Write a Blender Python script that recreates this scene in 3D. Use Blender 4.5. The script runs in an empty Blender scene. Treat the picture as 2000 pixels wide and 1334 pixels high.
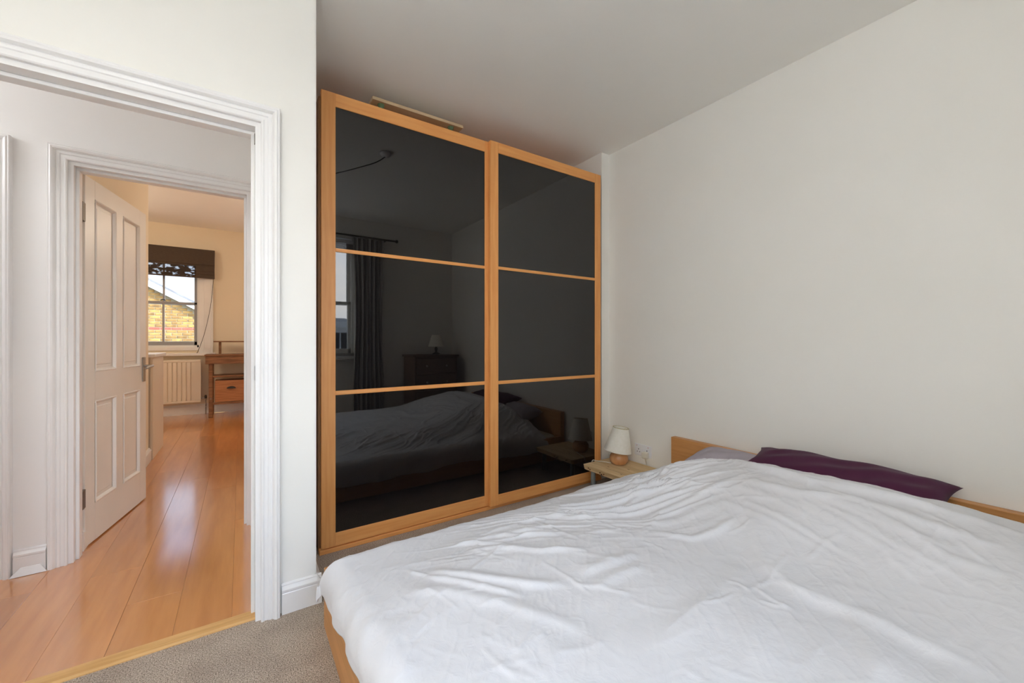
import bpy, bmesh, math, random
import numpy as np
from mathutils import Vector, Matrix
random.seed(7); np.random.seed(7)
S = bpy.context.scene; C = S.collection
R = math.radians
# ------------------------------------------------------------ camera
HC = 1.085
cd = bpy.data.cameras.new('camera'); cam = bpy.data.objects.new('camera', cd); C.objects.link(cam)
cam.location = (0, 0, HC); cam.rotation_euler = (R(90), 0, -math.asin(0.5577))
cd.lens = 788/2000*36; cd.sensor_width = 36; cd.sensor_fit = 'HORIZONTAL'; cd.shift_y = -0.001; cd.clip_start = 0.02
S.camera = cam
# ------------------------------------------------------------ view
S.view_settings.view_transform = 'Standard'; S.view_settings.look = 'None'
S.view_settings.gamma = 1; S.view_settings.use_curve_mapping = False
S.view_settings.exposure = -0.10
S.cycles.max_bounces = 14; S.cycles.diffuse_bounces = 8; S.cycles.glossy_bounces = 4; S.cycles.transparent_max_bounces = 12
# ------------------------------------------------------------ world: bright hazy sky with clouds
SUN = Vector((0.80, -0.42, 0.36)).normalized()
w = bpy.data.worlds.new('sky'); S.world = w; w.use_nodes = True
nt = w.node_tree; nt.nodes.clear()
def N(t, kind, **kw):
    n = t.nodes.new(kind)
    for k, v in kw.items(): setattr(n, k, v)
    return n
o = N(nt, 'ShaderNodeOutputWorld'); bg = N(nt, 'ShaderNodeBackground'); tc = N(nt, 'ShaderNodeTexCoord')
SKY = 2.0
bg.inputs['Strength'].default_value = SKY
mp = N(nt, 'ShaderNodeMapping'); mp.inputs['Scale'].default_value = (1, 1, 2.6)
no = N(nt, 'ShaderNodeTexNoise'); no.inputs['Scale'].default_value = 2.6; no.inputs['Detail'].default_value = 7
cr = N(nt, 'ShaderNodeValToRGB'); cr.color_ramp.elements[0].position = .44; cr.color_ramp.elements[1].position = .68
sx = N(nt, 'ShaderNodeSeparateXYZ'); gr = N(nt, 'ShaderNodeValToRGB')
e = gr.color_ramp.elements; e[0].position = 0.0; e[0].color = (.55, .56, .56, 1); e[1].position = .38; e[1].color = (.36, .58, .92, 1)
a = gr.color_ramp.elements.new(.03); a.color = (.86, .92, 1, 1)
mx = N(nt, 'ShaderNodeMix', data_type='RGBA'); mx.inputs[7].default_value = (1.0, .99, .97, 1)
L = nt.links
L.new(tc.outputs['Generated'], mp.inputs['Vector']); L.new(mp.outputs[0], no.inputs['Vector']); L.new(no.outputs['Fac'], cr.inputs[0])
L.new(tc.outputs['Generated'], sx.inputs[0]); L.new(sx.outputs['Z'], gr.inputs[0])
L.new(cr.outputs[0], mx.inputs[0]); L.new(gr.outputs[0], mx.inputs[6]); L.new(mx.outputs[2], bg.inputs[0])
# the haze brightens smoothly towards the sun
dp = N(nt, 'ShaderNodeVectorMath', operation='DOT_PRODUCT'); dp.inputs[1].default_value = SUN
hf = N(nt, 'ShaderNodeMath', operation='MULTIPLY_ADD'); hf.inputs[1].default_value = .5; hf.inputs[2].default_value = .5
pw = N(nt, 'ShaderNodeMath', operation='POWER'); pw.inputs[1].default_value = 4
ma = N(nt, 'ShaderNodeMath', operation='MULTIPLY_ADD'); ma.inputs[1].default_value = 9*SKY; ma.inputs[2].default_value = SKY
L.new(tc.outputs['Generated'], dp.inputs[0]); L.new(dp.outputs['Value'], hf.inputs[0]); L.new(hf.outputs[0], pw.inputs[0]); L.new(pw.outputs[0], ma.inputs[0]); L.new(ma.outputs[0], bg.inputs['Strength'])
L.new(bg.outputs[0], o.inputs[0])
# ------------------------------------------------------------ sun
sd = bpy.data.lights.new('sun', 'SUN'); sd.energy = 16.0; sd.angle = R(1.5); sd.color = (1, .97, .92)
so = bpy.data.objects.new('sun', sd); C.objects.link(so); so.rotation_euler = SUN.to_track_quat('Z', 'Y').to_euler(); so.location = (-8, -4, 9)
def portal(loc, sx_, sz, ydir=1, axis='Y'):
    d = bpy.data.lights.new('window_portal', 'AREA'); d.shape = 'RECTANGLE'; d.size = sx_; d.size_y = sz; d.cycles.is_portal = True
    p = bpy.data.objects.new('window_portal', d); C.objects.link(p); p.location = loc
    v = Vector((0, ydir, 0)) if axis == 'Y' else Vector((ydir, 0, 0))
    p.rotation_euler = v.to_track_quat('-Z', 'Z').to_euler()
# ------------------------------------------------------------ materials
def pmat(name, col, rough=.5, metal=0, spec=.5, coat=0):
    m = bpy.data.materials.new(name); m.use_nodes = True
    b = m.node_tree.nodes['Principled BSDF']
    b.inputs['Base Color'].default_value = (*col, 1); b.inputs['Roughness'].default_value = rough
    b.inputs['Metallic'].default_value = metal; b.inputs['Specular IOR Level'].default_value = spec
    b.inputs['Coat Weight'].default_value = coat
    return m
def bsdf(m): return m.node_tree.nodes['Principled BSDF']
def coords(t, scale=(1, 1, 1), rand=False):
    tc = N(t, 'ShaderNodeTexCoord'); mp = N(t, 'ShaderNodeMapping'); mp.inputs['Scale'].default_value = scale
    t.links.new(tc.outputs['Object'], mp.inputs['Vector'])
    if rand:
        oi = N(t, 'ShaderNodeObjectInfo'); vm = N(t, 'ShaderNodeVectorMath', operation='SCALE'); vm.inputs[3].default_value = 37
        cx = N(t, 'ShaderNodeCombineXYZ')
        for k in range(3): t.links.new(oi.outputs['Random'], cx.inputs[k])
        t.links.new(cx.outputs[0], vm.inputs[0]); t.links.new(vm.outputs[0], mp.inputs['Location'])
        return mp.outputs[0], oi
    return mp.outputs[0], None
def noisemat(name, c1, c2, scale=(1, 1, 1), nscale=8, rough=.5, bump=.0, bdist=.002, detail=6, lo=.35, hi=.65, rand=0, spec=.5, coat=0, bscale=None):
    m = pmat(name, c1, rough, 0, spec, coat); t = m.node_tree; b = bsdf(m)
    v, oi = coords(t, scale, rand > 0)
    n = N(t, 'ShaderNodeTexNoise'); n.inputs['Scale'].default_value = nscale; n.inputs['Detail'].default_value = detail
    r = N(t, 'ShaderNodeValToRGB'); r.color_ramp.elements[0].position = lo; r.color_ramp.elements[1].position = hi
    r.color_ramp.elements[0].color = (*c1, 1); r.color_ramp.elements[1].color = (*c2, 1)
    t.links.new(v, n.inputs['Vector']); t.links.new(n.outputs['Fac'], r.inputs[0])
    out = r.outputs[0]
    if rand:
        hs = N(t, 'ShaderNodeHueSaturation'); mr = N(t, 'ShaderNodeMapRange')
        mr.inputs[3].default_value = 1-rand; mr.inputs[4].default_value = 1+rand
        t.links.new(oi.outputs['Random'], mr.inputs[0]); t.links.new(mr.outputs[0], hs.inputs['Value']); t.links.new(out, hs.inputs['Color']); out = hs.outputs[0]
    t.links.new(out, b.inputs['Base Color'])
    if bump:
        bn = N(t, 'ShaderNodeBump'); bn.inputs['Strength'].default_value = bump; bn.inputs['Distance'].default_value = bdist
        src = n
        if bscale:
            src = N(t, 'ShaderNodeTexNoise'); src.inputs['Scale'].default_value = bscale; src.inputs['Detail'].default_value = 3
            t.links.new(v, src.inputs['Vector'])
        t.links.new(src.outputs['Fac'], bn.inputs['Height']); t.links.new(bn.outputs[0], b.inputs['Normal'])
    return m
M = {}
M['wall'] = noisemat('wall_paint', (.84, .825, .775), (.87, .855, .81), nscale=1.3, rough=.62, bump=.15, bdist=.001, bscale=90, spec=.3)
M['ceil'] = noisemat('ceiling_paint', (.90, .885, .84), (.93, .915, .87), nscale=.9, rough=.7, bump=.15, bdist=.001, bscale=60, spec=.2)
M['hall'] = noisemat('hall_paint', (.84, .83, .815), (.87, .86, .845), nscale=1.2, rough=.62, bump=.1, bdist=.001, bscale=90, spec=.3)
M['cream'] = noisemat('cream_paint', (.80, .70, .535), (.83, .73, .565), nscale=1.2, rough=.6, spec=.3)
M['gloss'] = noisemat('white_gloss_paint', (.82, .81, .80), (.86, .85, .84), nscale=5, rough=.32, bump=.03, bdist=.001, bscale=30)
M['leaf'] = noisemat('door_paint', (.80, .775, .73), (.83, .80, .755), nscale=5, rough=.38, bump=.1, bdist=.001, bscale=30)
M['beech'] = noisemat('beech_veneer', (.77, .32, .088), (.86, .405, .13), scale=(26, 26, 1.6), nscale=2.4, rough=.42, bump=.05, bdist=.001, lo=.3, hi=.7)
M['beechx'] = noisemat('beech_veneer_across', (.77, .32, .088), (.86, .405, .13), scale=(1.6, 26, 26), nscale=2.4, rough=.42, bump=.05, bdist=.001, lo=.3, hi=.7)
M['bedwood'] = noisemat('bed_veneer', (.55, .255, .08), (.66, .325, .115), scale=(22, 1.6, 22), nscale=2.4, rough=.42, lo=.3, hi=.7)
M['bedwoodx'] = noisemat('bed_veneer_long', (.55, .255, .08), (.66, .325, .115), scale=(1.6, 22, 22), nscale=2.4, rough=.42, lo=.3, hi=.7)
M['oak'] = noisemat('threshold_oak', (.60, .33, .11), (.72, .43, .17), scale=(1.6, 22, 22), nscale=3, rough=.4)
M['plank'] = noisemat('floor_plank_wood', (.53, .185, .03), (.65, .262, .058), scale=(9, .9, 9), nscale=3.2, rough=.30, bump=.08, bdist=.001, rand=.09, lo=.3, hi=.7, coat=1.0)
M['slab'] = noisemat('rough_pine', (.60, .41, .20), (.78, .59, .34), scale=(16, 1.4, 16), nscale=2.5, rough=.6, bump=.3, bdist=.002, lo=.3, hi=.7)
M['oldwood'] = noisemat('old_brown_wood', (.17, .075, .03), (.30, .14, .06), scale=(2, 20, 20), nscale=3, rough=.55, bump=.3, bdist=.002)
M['oldwood2'] = noisemat('reddish_wood', (.34, .13, .045), (.46, .20, .075), scale=(2, 18, 18), nscale=3, rough=.5)
M['board'] = noisemat('raw_pine', (.62, .46, .27), (.74, .57, .36), scale=(2, 20, 20), nscale=3, rough=.7)
M['green'] = noisemat('green_paint', (.12, .19, .09), (.20, .29, .16), nscale=40, rough=.7)
M['turned'] = noisemat('turned_wood', (.56, .26, .10), (.66, .34, .15), scale=(10, 10, 3), nscale=4, rough=.28, coat=.3)
M['grey'] = noisemat('grey_paint', (.20, .22, .21), (.28, .30, .29), nscale=20, rough=.6)
M['chrome'] = pmat('brushed_steel', (.45, .43, .41), .3, 1)
M['hinge'] = pmat('dark_hinge_metal', (.16, .14, .12), .45, .8)
M['plastic'] = pmat('white_plastic', (.80, .80, .82), .35)
M['black'] = pmat('black_plastic', (.02, .02, .02), .4)
M['cable'] = pmat('cream_cable', (.74, .70, .60), .5)
M['rad'] = pmat('radiator_enamel', (.80, .72, .60), .35)
M['shade'] = noisemat('lamp_shade_fabric', (.80, .77, .68), (.84, .81, .73), nscale=60, rough=.9, bump=.2, bdist=.001)
M['trim_gold'] = noisemat('shade_edge', (.50, .42, .22), (.62, .53, .30), nscale=60, rough=.7)
M['carcassdark'] = noisemat('carcass_side', (.34, .17, .07), (.40, .20, .085), scale=(20, 20, 1.6), nscale=2.4, rough=.5)
M['blackglass'] = pmat('black_glass', (.006, .005, .005), .018, 0, .5)
bsdf(M['blackglass']).inputs['IOR'].default_value = 1.68
M['curtain'] = noisemat('grey_curtain', (.34, .34, .33), (.42, .42, .40), nscale=60, rough=.95)
M['blind'] = noisemat('brown_blind', (.060, .040, .028), (.085, .058, .04), scale=(1, 1, 14), nscale=30, rough=.85)
M['tabletop'] = pmat('white_worktop', (.80, .80, .80), .3)
M['bluegrey'] = noisemat('slate_roof', (.11, .11, .115), (.17, .17, .18), nscale=6, rough=.7)
M['render'] = noisemat('white_render', (.80, .80, .78), (.86, .86, .84), nscale=2, rough=.8)
M['darkglass'] = pmat('dark_window_glass', (.03, .035, .04), .1)
M['wfar'] = pmat('white_painted_timber', (.80, .80, .78), .4)
M['sashgrey'] = pmat('sash_backlit_shade', (.36, .36, .36), .4)  # grey carries the backlit shade of the far sashes
M['mortar'] = noisemat('mortar', (.26, .21, .13), (.30, .25, .16), nscale=30, rough=.9)
M['brick'] = noisemat('yellow_stock_brick', (.17, .088, .022), (.32, .18, .045), nscale=9, rough=.9, bump=.4, bdist=.004, rand=.30)
M['redbrick'] = noisemat('red_brick', (.30, .06, .035), (.36, .085, .05), nscale=9, rough=.9, bump=.4, bdist=.004, rand=.15)
M['ground'] = noisemat('street_paving', (.22, .22, .21), (.32, .32, .31), nscale=2, rough=.9)
M['drawer'] = noisemat('dark_drawer_wood', (.12, .07, .04), (.18, .10, .06), scale=(2, 16, 16), nscale=3, rough=.5)
M['cream_sheet'] = noisemat('cream_sheet', (.78, .72, .55), (.82, .76, .60), nscale=30, rough=.9, bump=.2)
# carpet: speckled twist pile
def carpet():
    m = pmat('carpet_pile', (.3, .25, .2), .97, 0, .1); t = m.node_tree; b = bsdf(m)
    v, _ = coords(t)
    n1 = N(t, 'ShaderNodeTexNoise'); n1.inputs['Scale'].default_value = 260; n1.inputs['Detail'].default_value = 3
    n2 = N(t, 'ShaderNodeTexNoise'); n2.inputs['Scale'].default_value = 7; n2.inputs['Detail'].default_value = 4
    for n in (n1, n2): t.links.new(v, n.inputs['Vector'])
    r = N(t, 'ShaderNodeValToRGB'); e = r.color_ramp.elements
    e[0].position = .30; e[0].color = (.14, .112, .085, 1); e[1].position = .70; e[1].color = (.80, .69, .57, 1)
    k = r.color_ramp.elements.new(.48); k.color = (.47, .385, .305, 1)
    t.links.new(n1.outputs['Fac'], r.inputs[0])
    r2 = N(t, 'ShaderNodeValToRGB'); r2.color_ramp.elements[0].position = .3; r2.color_ramp.elements[1].position = .6
    r2.color_ramp.elements[0].color = (.82, .80, .80, 1); r2.color_ramp.elements[1].color = (1, 1, 1, 1)
    t.links.new(n2.outputs['Fac'], r2.inputs[0])
    mm = N(t, 'ShaderNodeMix', data_type='RGBA', blend_type='MULTIPLY'); mm.inputs[0].default_value = 1
    t.links.new(r.outputs[0], mm.inputs[6]); t.links.new(r2.outputs[0], mm.inputs[7]); t.links.new(mm.outputs[2], b.inputs['Base Color'])
    bn = N(t, 'ShaderNodeBump'); bn.inputs['Strength'].default_value = .9; bn.inputs['Distance'].default_value = .006
    t.links.new(n1.outputs['Fac'], bn.inputs['Height']); t.links.new(bn.outputs[0], b.inputs['Normal'])
    return m
M['carpet'] = carpet()
# fabric with fine weave and crumple relief
bsdf(M['plank']).inputs['Coat Roughness'].default_value = .13; bsdf(M['plank']).inputs['Coat IOR'].default_value = 2.6
def fabric(name, c1, c2, rough=.85, bump=.35, s1=22, s2=420, sheen=.1):
    m = pmat(name, c1, rough, 0, .2); t = m.node_tree; b = bsdf(m)
    b.inputs['Sheen Weight'].default_value = sheen
    v, _ = coords(t)
    n1 = N(t, 'ShaderNodeTexNoise'); n1.inputs['Scale'].default_value = s1; n1.inputs['Detail'].default_value = 6; n1.inputs['Distortion'].default_value = 1.2
    n2 = N(t, 'ShaderNodeTexNoise'); n2.inputs['Scale'].default_value = s2
    r = N(t, 'ShaderNodeValToRGB'); r.color_ramp.elements[0].color = (*c1, 1); r.color_ramp.elements[1].color = (*c2, 1)
    for n in (n1, n2): t.links.new(v, n.inputs['Vector'])
    t.links.new(n1.outputs['Fac'], r.inputs[0]); t.links.new(r.outputs[0], b.inputs['Base Color'])
    ad = N(t, 'ShaderNodeMath', operation='MULTIPLY_ADD'); ad.inputs[1].default_value = .12
    t.links.new(n2.outputs['Fac'], ad.inputs[0]); t.links.new(n1.outputs['Fac'], ad.inputs[2])
    bn = N(t, 'ShaderNodeBump'); bn.inputs['Strength'].default_value = bump; bn.inputs['Distance'].default_value = .003
    t.links.new(ad.outputs[0], bn.inputs['Height']); t.links.new(bn.outputs[0], b.inputs['Normal'])
    return m
M['duvet'] = fabric('white_cotton', (.745, .752, .785), (.775, .782, .812), bump=.5, s1=30)
M['purple'] = fabric('plum_cotton', (.062, .011, .038), (.080, .016, .050), bump=.25, s1=14)
M['lilac'] = fabric('lilac_grey_cotton', (.36, .32, .36), (.44, .40, .44), bump=.25, s1=14)
# thin window glass and the sheer lower part of the blind
def glassmat(name, tint=(1, 1, 1), gl=.06):
    m = bpy.data.materials.new(name); m.use_nodes = True; t = m.node_tree; t.nodes.clear()
    o = N(t, 'ShaderNodeOutputMaterial'); tr = N(t, 'ShaderNodeBsdfTransparent'); g = N(t, 'ShaderNodeBsdfGlossy'); mx = N(t, 'ShaderNodeMixShader')
    tr.inputs[0].default_value = (*tint, 1); g.inputs['Roughness'].default_value = .02; mx.inputs[0].default_value = gl
    t.links.new(tr.outputs[0], mx.inputs[1]); t.links.new(g.outputs[0], mx.inputs[2]); t.links.new(mx.outputs[0], o.inputs[0])
    return m
M['glass'] = glassmat('window_glass')
M['glass_far'] = glassmat('dimming_window_glass', (.96, .97, .98))  # slight tint put in to dim the view outside
def sheer():
    m = bpy.data.materials.new('sheer_blind_band'); m.use_nodes = True; t = m.node_tree; t.nodes.clear()
    o = N(t, 'ShaderNodeOutputMaterial'); tr = N(t, 'ShaderNodeBsdfTransparent'); d = N(t, 'ShaderNodeBsdfDiffuse'); mx = N(t, 'ShaderNodeMixShader')
    d.inputs[0].default_value = (.06, .045, .035, 1)
    v, _ = coords(t, (1, 1, 2.2)); n = N(t, 'ShaderNodeTexNoise'); n.inputs['Scale'].default_value = 14; n.inputs['Detail'].default_value = 5
    r = N(t, 'ShaderNodeValToRGB'); r.color_ramp.elements[0].position = .48; r.color_ramp.elements[1].position = .56
    r.color_ramp.elements[0].color = (.96, .96, .96, 1); r.color_ramp.elements[1].color = (.35, .35, .35, 1)
    t.links.new(v, n.inputs['Vector']); t.links.new(n.outputs[0], r.inputs[0]); t.links.new(r.outputs[0], mx.inputs[0])
    t.links.new(tr.outputs[0], mx.inputs[1]); t.links.new(d.outputs[0], mx.inputs[2]); t.links.new(mx.outputs[0], o.inputs[0])
    return m
M['sheer'] = sheer()
def emis(name, col, s):
    m = bpy.data.materials.new(name); m.use_nodes = True; b = bsdf(m)
    b.inputs['Emission Color'].default_value = (*col, 1); b.inputs['Emission Strength'].default_value = s; b.inputs['Base Color'].default_value = (.8, .8, .8, 1)
    return m
# ------------------------------------------------------------ helpers
WL = {}
def root(name, loc, label=None, cat=None, group=None, kind=None, rz=0):
    o = bpy.data.objects.new(name, None); C.objects.link(o); o.location = loc; o.rotation_euler = (0, 0, rz); o.empty_display_size = .05
    WL[o.name] = (Vector(loc), rz); tag(o, label, cat, group, kind); return o
def tag(o, label=None, cat=None, group=None, kind=None):
    if label: o['label'] = label
    if cat: o['category'] = cat
    if group: o['group'] = group
    if kind: o['kind'] = kind
    return o
def build(name, bm, mat, parent=None, label=None, cat=None, group=None, kind=None, smooth=False, local=False, origin=None):
    me = bpy.data.meshes.new(name); 
    bmesh.ops.recalc_face_normals(bm, faces=bm.faces)
    ob = bpy.data.objects.new(name, me); C.objects.link(ob)
    if parent is not None:
        ob.parent = parent
        loc, rz = WL[parent.name]
        if not local:
            bmesh.ops.transform(bm, matrix=Matrix.Rotation(-rz, 4, 'Z') @ Matrix.Translation(-loc), verts=bm.verts)
        WL[ob.name] = (loc, rz)
    else:
        lo = Vector(origin) if origin else Vector((0, 0, 0))
        bmesh.ops.translate(bm, vec=-lo, verts=bm.verts); ob.location = lo; WL[ob.name] = (lo, 0)
    if smooth:
        for f in bm.faces: f.smooth = True
    bm.to_mesh(me); bm.free(); me.materials.append(mat)
    tag(ob, label, cat, group, kind); return ob
def box(bm, x0, x1, y0, y1, z0, z1, bev=0, seg=1):
    vs = bmesh.ops.create_cube(bm, size=1)['verts']
    bmesh.ops.scale(bm, vec=(abs(x1-x0), abs(y1-y0), abs(z1-z0)), verts=vs)
    bmesh.ops.translate(bm, vec=((x0+x1)/2, (y0+y1)/2, (z0+z1)/2), verts=vs)
    if bev:
        es = list({e for v in vs for e in v.link_edges})
        bmesh.ops.bevel(bm, geom=es, offset=bev, segments=seg, affect='EDGES', profile=.5)
    return bm
def B(*a, bev=0, seg=1): return box(bmesh.new(), *a, bev=bev, seg=seg)
def tube(bm, pts, r, n=8, cap=True):
    pts = [Vector(p) for p in pts]; rings = []
    up = Vector((0, 0, 1))
    for i, p in enumerate(pts):
        d = (pts[min(i+1, len(pts)-1)] - pts[max(i-1, 0)]).normalized()
        a = d.cross(up)
        if a.length < 1e-3: a = d.cross(Vector((1, 0, 0)))
        a.normalize(); b = d.cross(a)
        rr = r[i] if isinstance(r, (list, tuple)) else r
        rings.append([bm.verts.new(p + (a*math.cos(2*math.pi*k/n) + b*math.sin(2*math.pi*k/n))*rr) for k in range(n)])
    for i in range(len(rings)-1):
        for k in range(n): bm.faces.new((rings[i][k], rings[i][(k+1) % n], rings[i+1][(k+1) % n], rings[i+1][k]))
    if cap: bm.faces.new(rings[0]); bm.faces.new(rings[-1])
    return bm
def smoothpts(P, n=8):
    P = [Vector(p) for p in P]; Q = [P[0]] + P + [P[-1]]; out = []
    for i in range(1, len(Q)-2):
        for k in range(n):
            t = k/n; a, b, c, d = Q[i-1], Q[i], Q[i+1], Q[i+2]
            out.append(.5*((2*b)+(c-a)*t+(2*a-5*b+4*c-d)*t*t+(3*b-a-3*c+d)*t**3))
    out.append(P[-1]); return out
def lathe(bm, prof, c=(0, 0, 0), n=32):
    rings = []
    for r, z in prof:
        rings.append([bm.verts.new((c[0]+r*math.cos(2*math.pi*k/n), c[1]+r*math.sin(2*math.pi*k/n), c[2]+z)) for k in range(n)])
    for i in range(len(rings)-1):
        for k in range(n): bm.faces.new((rings[i][k], rings[i][(k+1) % n], rings[i+1][(k+1) % n], rings[i+1][k]))
    return bm
def extrude_prof(bm, prof, p0, p1, out, up=Vector((0, 0, 1))):
    """profile (d outwards, z up) swept from p0 to p1"""
    p0 = Vector(p0); p1 = Vector(p1); out = Vector(out)
    A = [bm.verts.new(p0+out*d+up*z) for d, z in prof]; Bv = [bm.verts.new(p1+out*d+up*z) for d, z in prof]
    for i in range(len(prof)-1): bm.faces.new((A[i], A[i+1], Bv[i+1], Bv[i]))
    bm.faces.new(A); bm.faces.new(Bv)
    return bm
SK = [(0, 0), (.018, 0), (.018, .080), (.016, .084), (.020, .088), (.020, .096), (.012, .104), (.009, .108), (.009, .112), (.004, .116), (0, .117)]
CAS = [(.0, .0), (.0, .016), (.004, .019), (.009, .019), (.011, .015), (.022, .015), (.025, .019), (.033, .021), (.038, .018), (.040, .023), (.045, .030), (.052, .033), (.058, .030), (.061, .031), (.064, .026), (.065, 0)]
def casing(x0, x1, zt, Y, s, zb=0, sc=1.0):
    bm = bmesh.new(); rows = []
    for wv, d in CAS:
        wv *= sc
        rows.append([bm.verts.new(p) for p in ((x0-wv, Y+s*d, zb), (x0-wv, Y+s*d, zt+wv), (x1+wv, Y+s*d, zt+wv), (x1+wv, Y+s*d, zb))])
    for i in range(len(rows)-1):
        for k in range(3): bm.faces.new((rows[i][k], rows[i+1][k], rows[i+1][k+1], rows[i][k+1]))
    return bm
# ------------------------------------------------------------ SETTING
ZC = 2.561; YD = 1.845; YB = -.65; XR = 2.435; XL = -1.15; YH = 2.83; XN = 2.349; YN = 2.236; YRB = 2.86
ZF = 2.76; YW = 7.55
def st(name, bm, m, parent=None): return build(name, bm, m, parent, kind='structure')
bm = bmesh.new(); box(bm, XL, XR, YB, 1.862, -.10, 0); box(bm, .26, XR, 1.862, YRB, -.10, 0); st('floor', bm, M['carpet'])
bm = bmesh.new(); box(bm, XL-.1, XR+.1, YB-.1, YRB+.1, ZC, ZC+.1); st('ceiling', bm, M['ceil'])
bm = bmesh.new(); box(bm, -3.0, .16, YD+.10, YH+.02, ZC-.002, ZC+.1); st('ceiling', bm, M['hall'])
bm = bmesh.new(); box(bm, -2.8, 2.8, 2.96, YW, ZF, ZF+.1); st('ceiling', bm, M['ceil'])
# door wall: bedroom | hall
DX0, DX1, DZ = -.70, .068, 1.932
bm = bmesh.new(); box(bm, XL-.1, DX0, YD, YD+.10, 0, ZC); box(bm, DX0, DX1, YD, YD+.10, DZ, ZC); box(bm, DX1, .26, YD, YD+.10, 0, ZC)
bmesh.ops.bevel(bm, geom=[e for e in bm.edges if all(abs(v.co.x-.26) < 1e-4 and abs(v.co.y-YD) < 1e-4 for v in e.verts)], offset=.004, segments=2, affect='EDGES')
st('wall_door', bm, M['wall'])
bm = bmesh.new(); box(bm, .16, .26, YD+.10, 2.96, 0, ZC+.2); st('wall_recess_left', bm, M['wall'])
bm = bmesh.new(); box(bm, .26, XN+.2, YRB, 2.96, 0, ZF); st('wall_recess_back', bm, M['wall'])
bm = bmesh.new(); box(bm, XN, XR+.1, YN, YRB+.1, 0, ZC); st('wall_recess_right', bm, M['wall'])
bm = bmesh.new(); box(bm, XR, XR+.1, YB-.1, YN, 0, ZC); st('wall_right', bm, M['wall'])
bm = bmesh.new(); box(bm, XL-.1, XL, YB-.1, YD, 0, ZC); st('wall_left', bm, M['wall'])
# window wall of the bedroom with two sash openings, the second added for daylight
WZ0, WZ1 = .90, 2.36; W1 = (.10, 1.16); W2 = (-1.06, .02)
bm = bmesh.new(); y0, y1 = YB-.28, YB
for a, b in ((XL-.1, W2[0]), (W2[1], W1[0]), (W1[1], XR+.1)): box(bm, a, b, y0, y1, 0, ZC)
for a, b in (W1, W2): box(bm, a, b, y0, y1, 0, WZ0); box(bm, a, b, y0, y1, WZ1, ZC)
st('wall_window', bm, M['wall'])
# hall walls
bm = bmesh.new(); box(bm, .16-.0001, .16, YD+.1, YH, 0, .001)
bm.free()
D2a, D2b, D2Z = -.700, .050, 1.962
bm = bmesh.new(); D3a, D3b = -1.69, -.935
box(bm, -3.0, D3a, YH, YH+.12, 0, ZF); box(bm, D3a, D3b, YH, YH+.12, D2Z, ZF); box(bm, D3b, D2a, YH, YH+.12, 0, ZF)
box(bm, D2a, D2b, YH, YH+.12, D2Z, ZF); box(bm, D2b, .16, YH, YH+.12, 0, ZF)
st('wall_hall', bm, M['hall'])
HW = (1.0, 2.2)
bm = bmesh.new(); box(bm, -3.0, XL-.1, YD, YD+.1, 0, ZC); st('wall_hall_near', bm, M['hall'])
bm = bmesh.new(); hx = -3.0
box(bm, hx-.1, hx, YD, 2.05, 0, ZC); box(bm, hx-.1, hx, 2.70, YH+.12, 0, ZC); box(bm, hx-.1, hx, 2.05, 2.70, 0, HW[0]); box(bm, hx-.1, hx, 2.05, 2.70, HW[1], ZC)
st('wall_hall_end', bm, M['hall'])
# far room
bm = bmesh.new(); box(bm, -.80, -.69, YH+.12, 4.83, 0, ZF, bev=.004); st('wall_partition', bm, M['cream'])
bm = bmesh.new(); box(bm, -2.9, -2.8, YH+.12, YW, 0, ZF); st('wall_far_left', bm, M['cream'])
bm = bmesh.new(); box(bm, 2.8, 2.9, YH, YW, 0, ZF); box(bm, XN+.2, 2.8, YRB, 2.96, 0, ZF); st('wall_far_right', bm, M['cream'])
FW = (-1.35, -.505); FZ = (.985, 2.32); FW2 = (.75, 1.75)
bm = bmesh.new(); y0, y1 = YW, YW+.25
for a, b in ((-2.9, FW[0]), (FW[1], FW2[0]), (FW2[1], 2.9)): box(bm, a, b, y0, y1, 0, ZF)
for a, b in (FW, FW2): box(bm, a, b, y0, y1, 0, FZ[0]); box(bm, a, b, y0, y1, FZ[1], ZF)
st('wall_far', bm, M['cream'])
# wooden floor of hall and far room
fl = st('floor', box(box(bmesh.new(), -3.0, .16, 1.90, YH+.12, -.10, -.012), -2.8, 2.8, YH+.12, YW, -.10, -.012), M['plank'])
PW = .180; x0 = -.57 - PW*9
pm = {}
def plank_mesh(ln):
    k = round(ln, 3)
    if k not in pm:
        b_ = B(-PW/2+.0003, PW/2-.0003, 0.0003, ln-.0003, -.012, 0, bev=.0006)
        me = bpy.data.meshes.new('plank'); b_.to_mesh(me); b_.free(); me.materials.append(M['plank']); pm[k] = me
    return pm[k]
rp = random.Random(3)
for c in range(24):
    xc = x0 + PW*(c+.5)
    y = 1.90 - rp.choice([.0, .35, .7, 1.05, 1.4]) if xc < .16 else 2.96
    first = True
    while y < YW - .01:
        ln = 1.75
        ys = max(y, 1.90 if xc < .16 else 2.96); ye = min(y+ln, YW)
        if ye - ys > .06:
            ob = bpy.data.objects.new('plank', plank_mesh(ye-ys)); C.objects.link(ob); ob.parent = fl; ob.location = (xc, ys, rp.uniform(-.0006, .0006))
        y += ln
st('trim_1', extrude_prof(bmesh.new(), [(0, -.03), (0, .004), (.006, .009), (.05, .011), (.062, .004), (.064, -.03)], (DX0+.0, 1.858, 0), (DX1, 1.858, 0), (0, 1, 0)), M['oak'])
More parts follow.
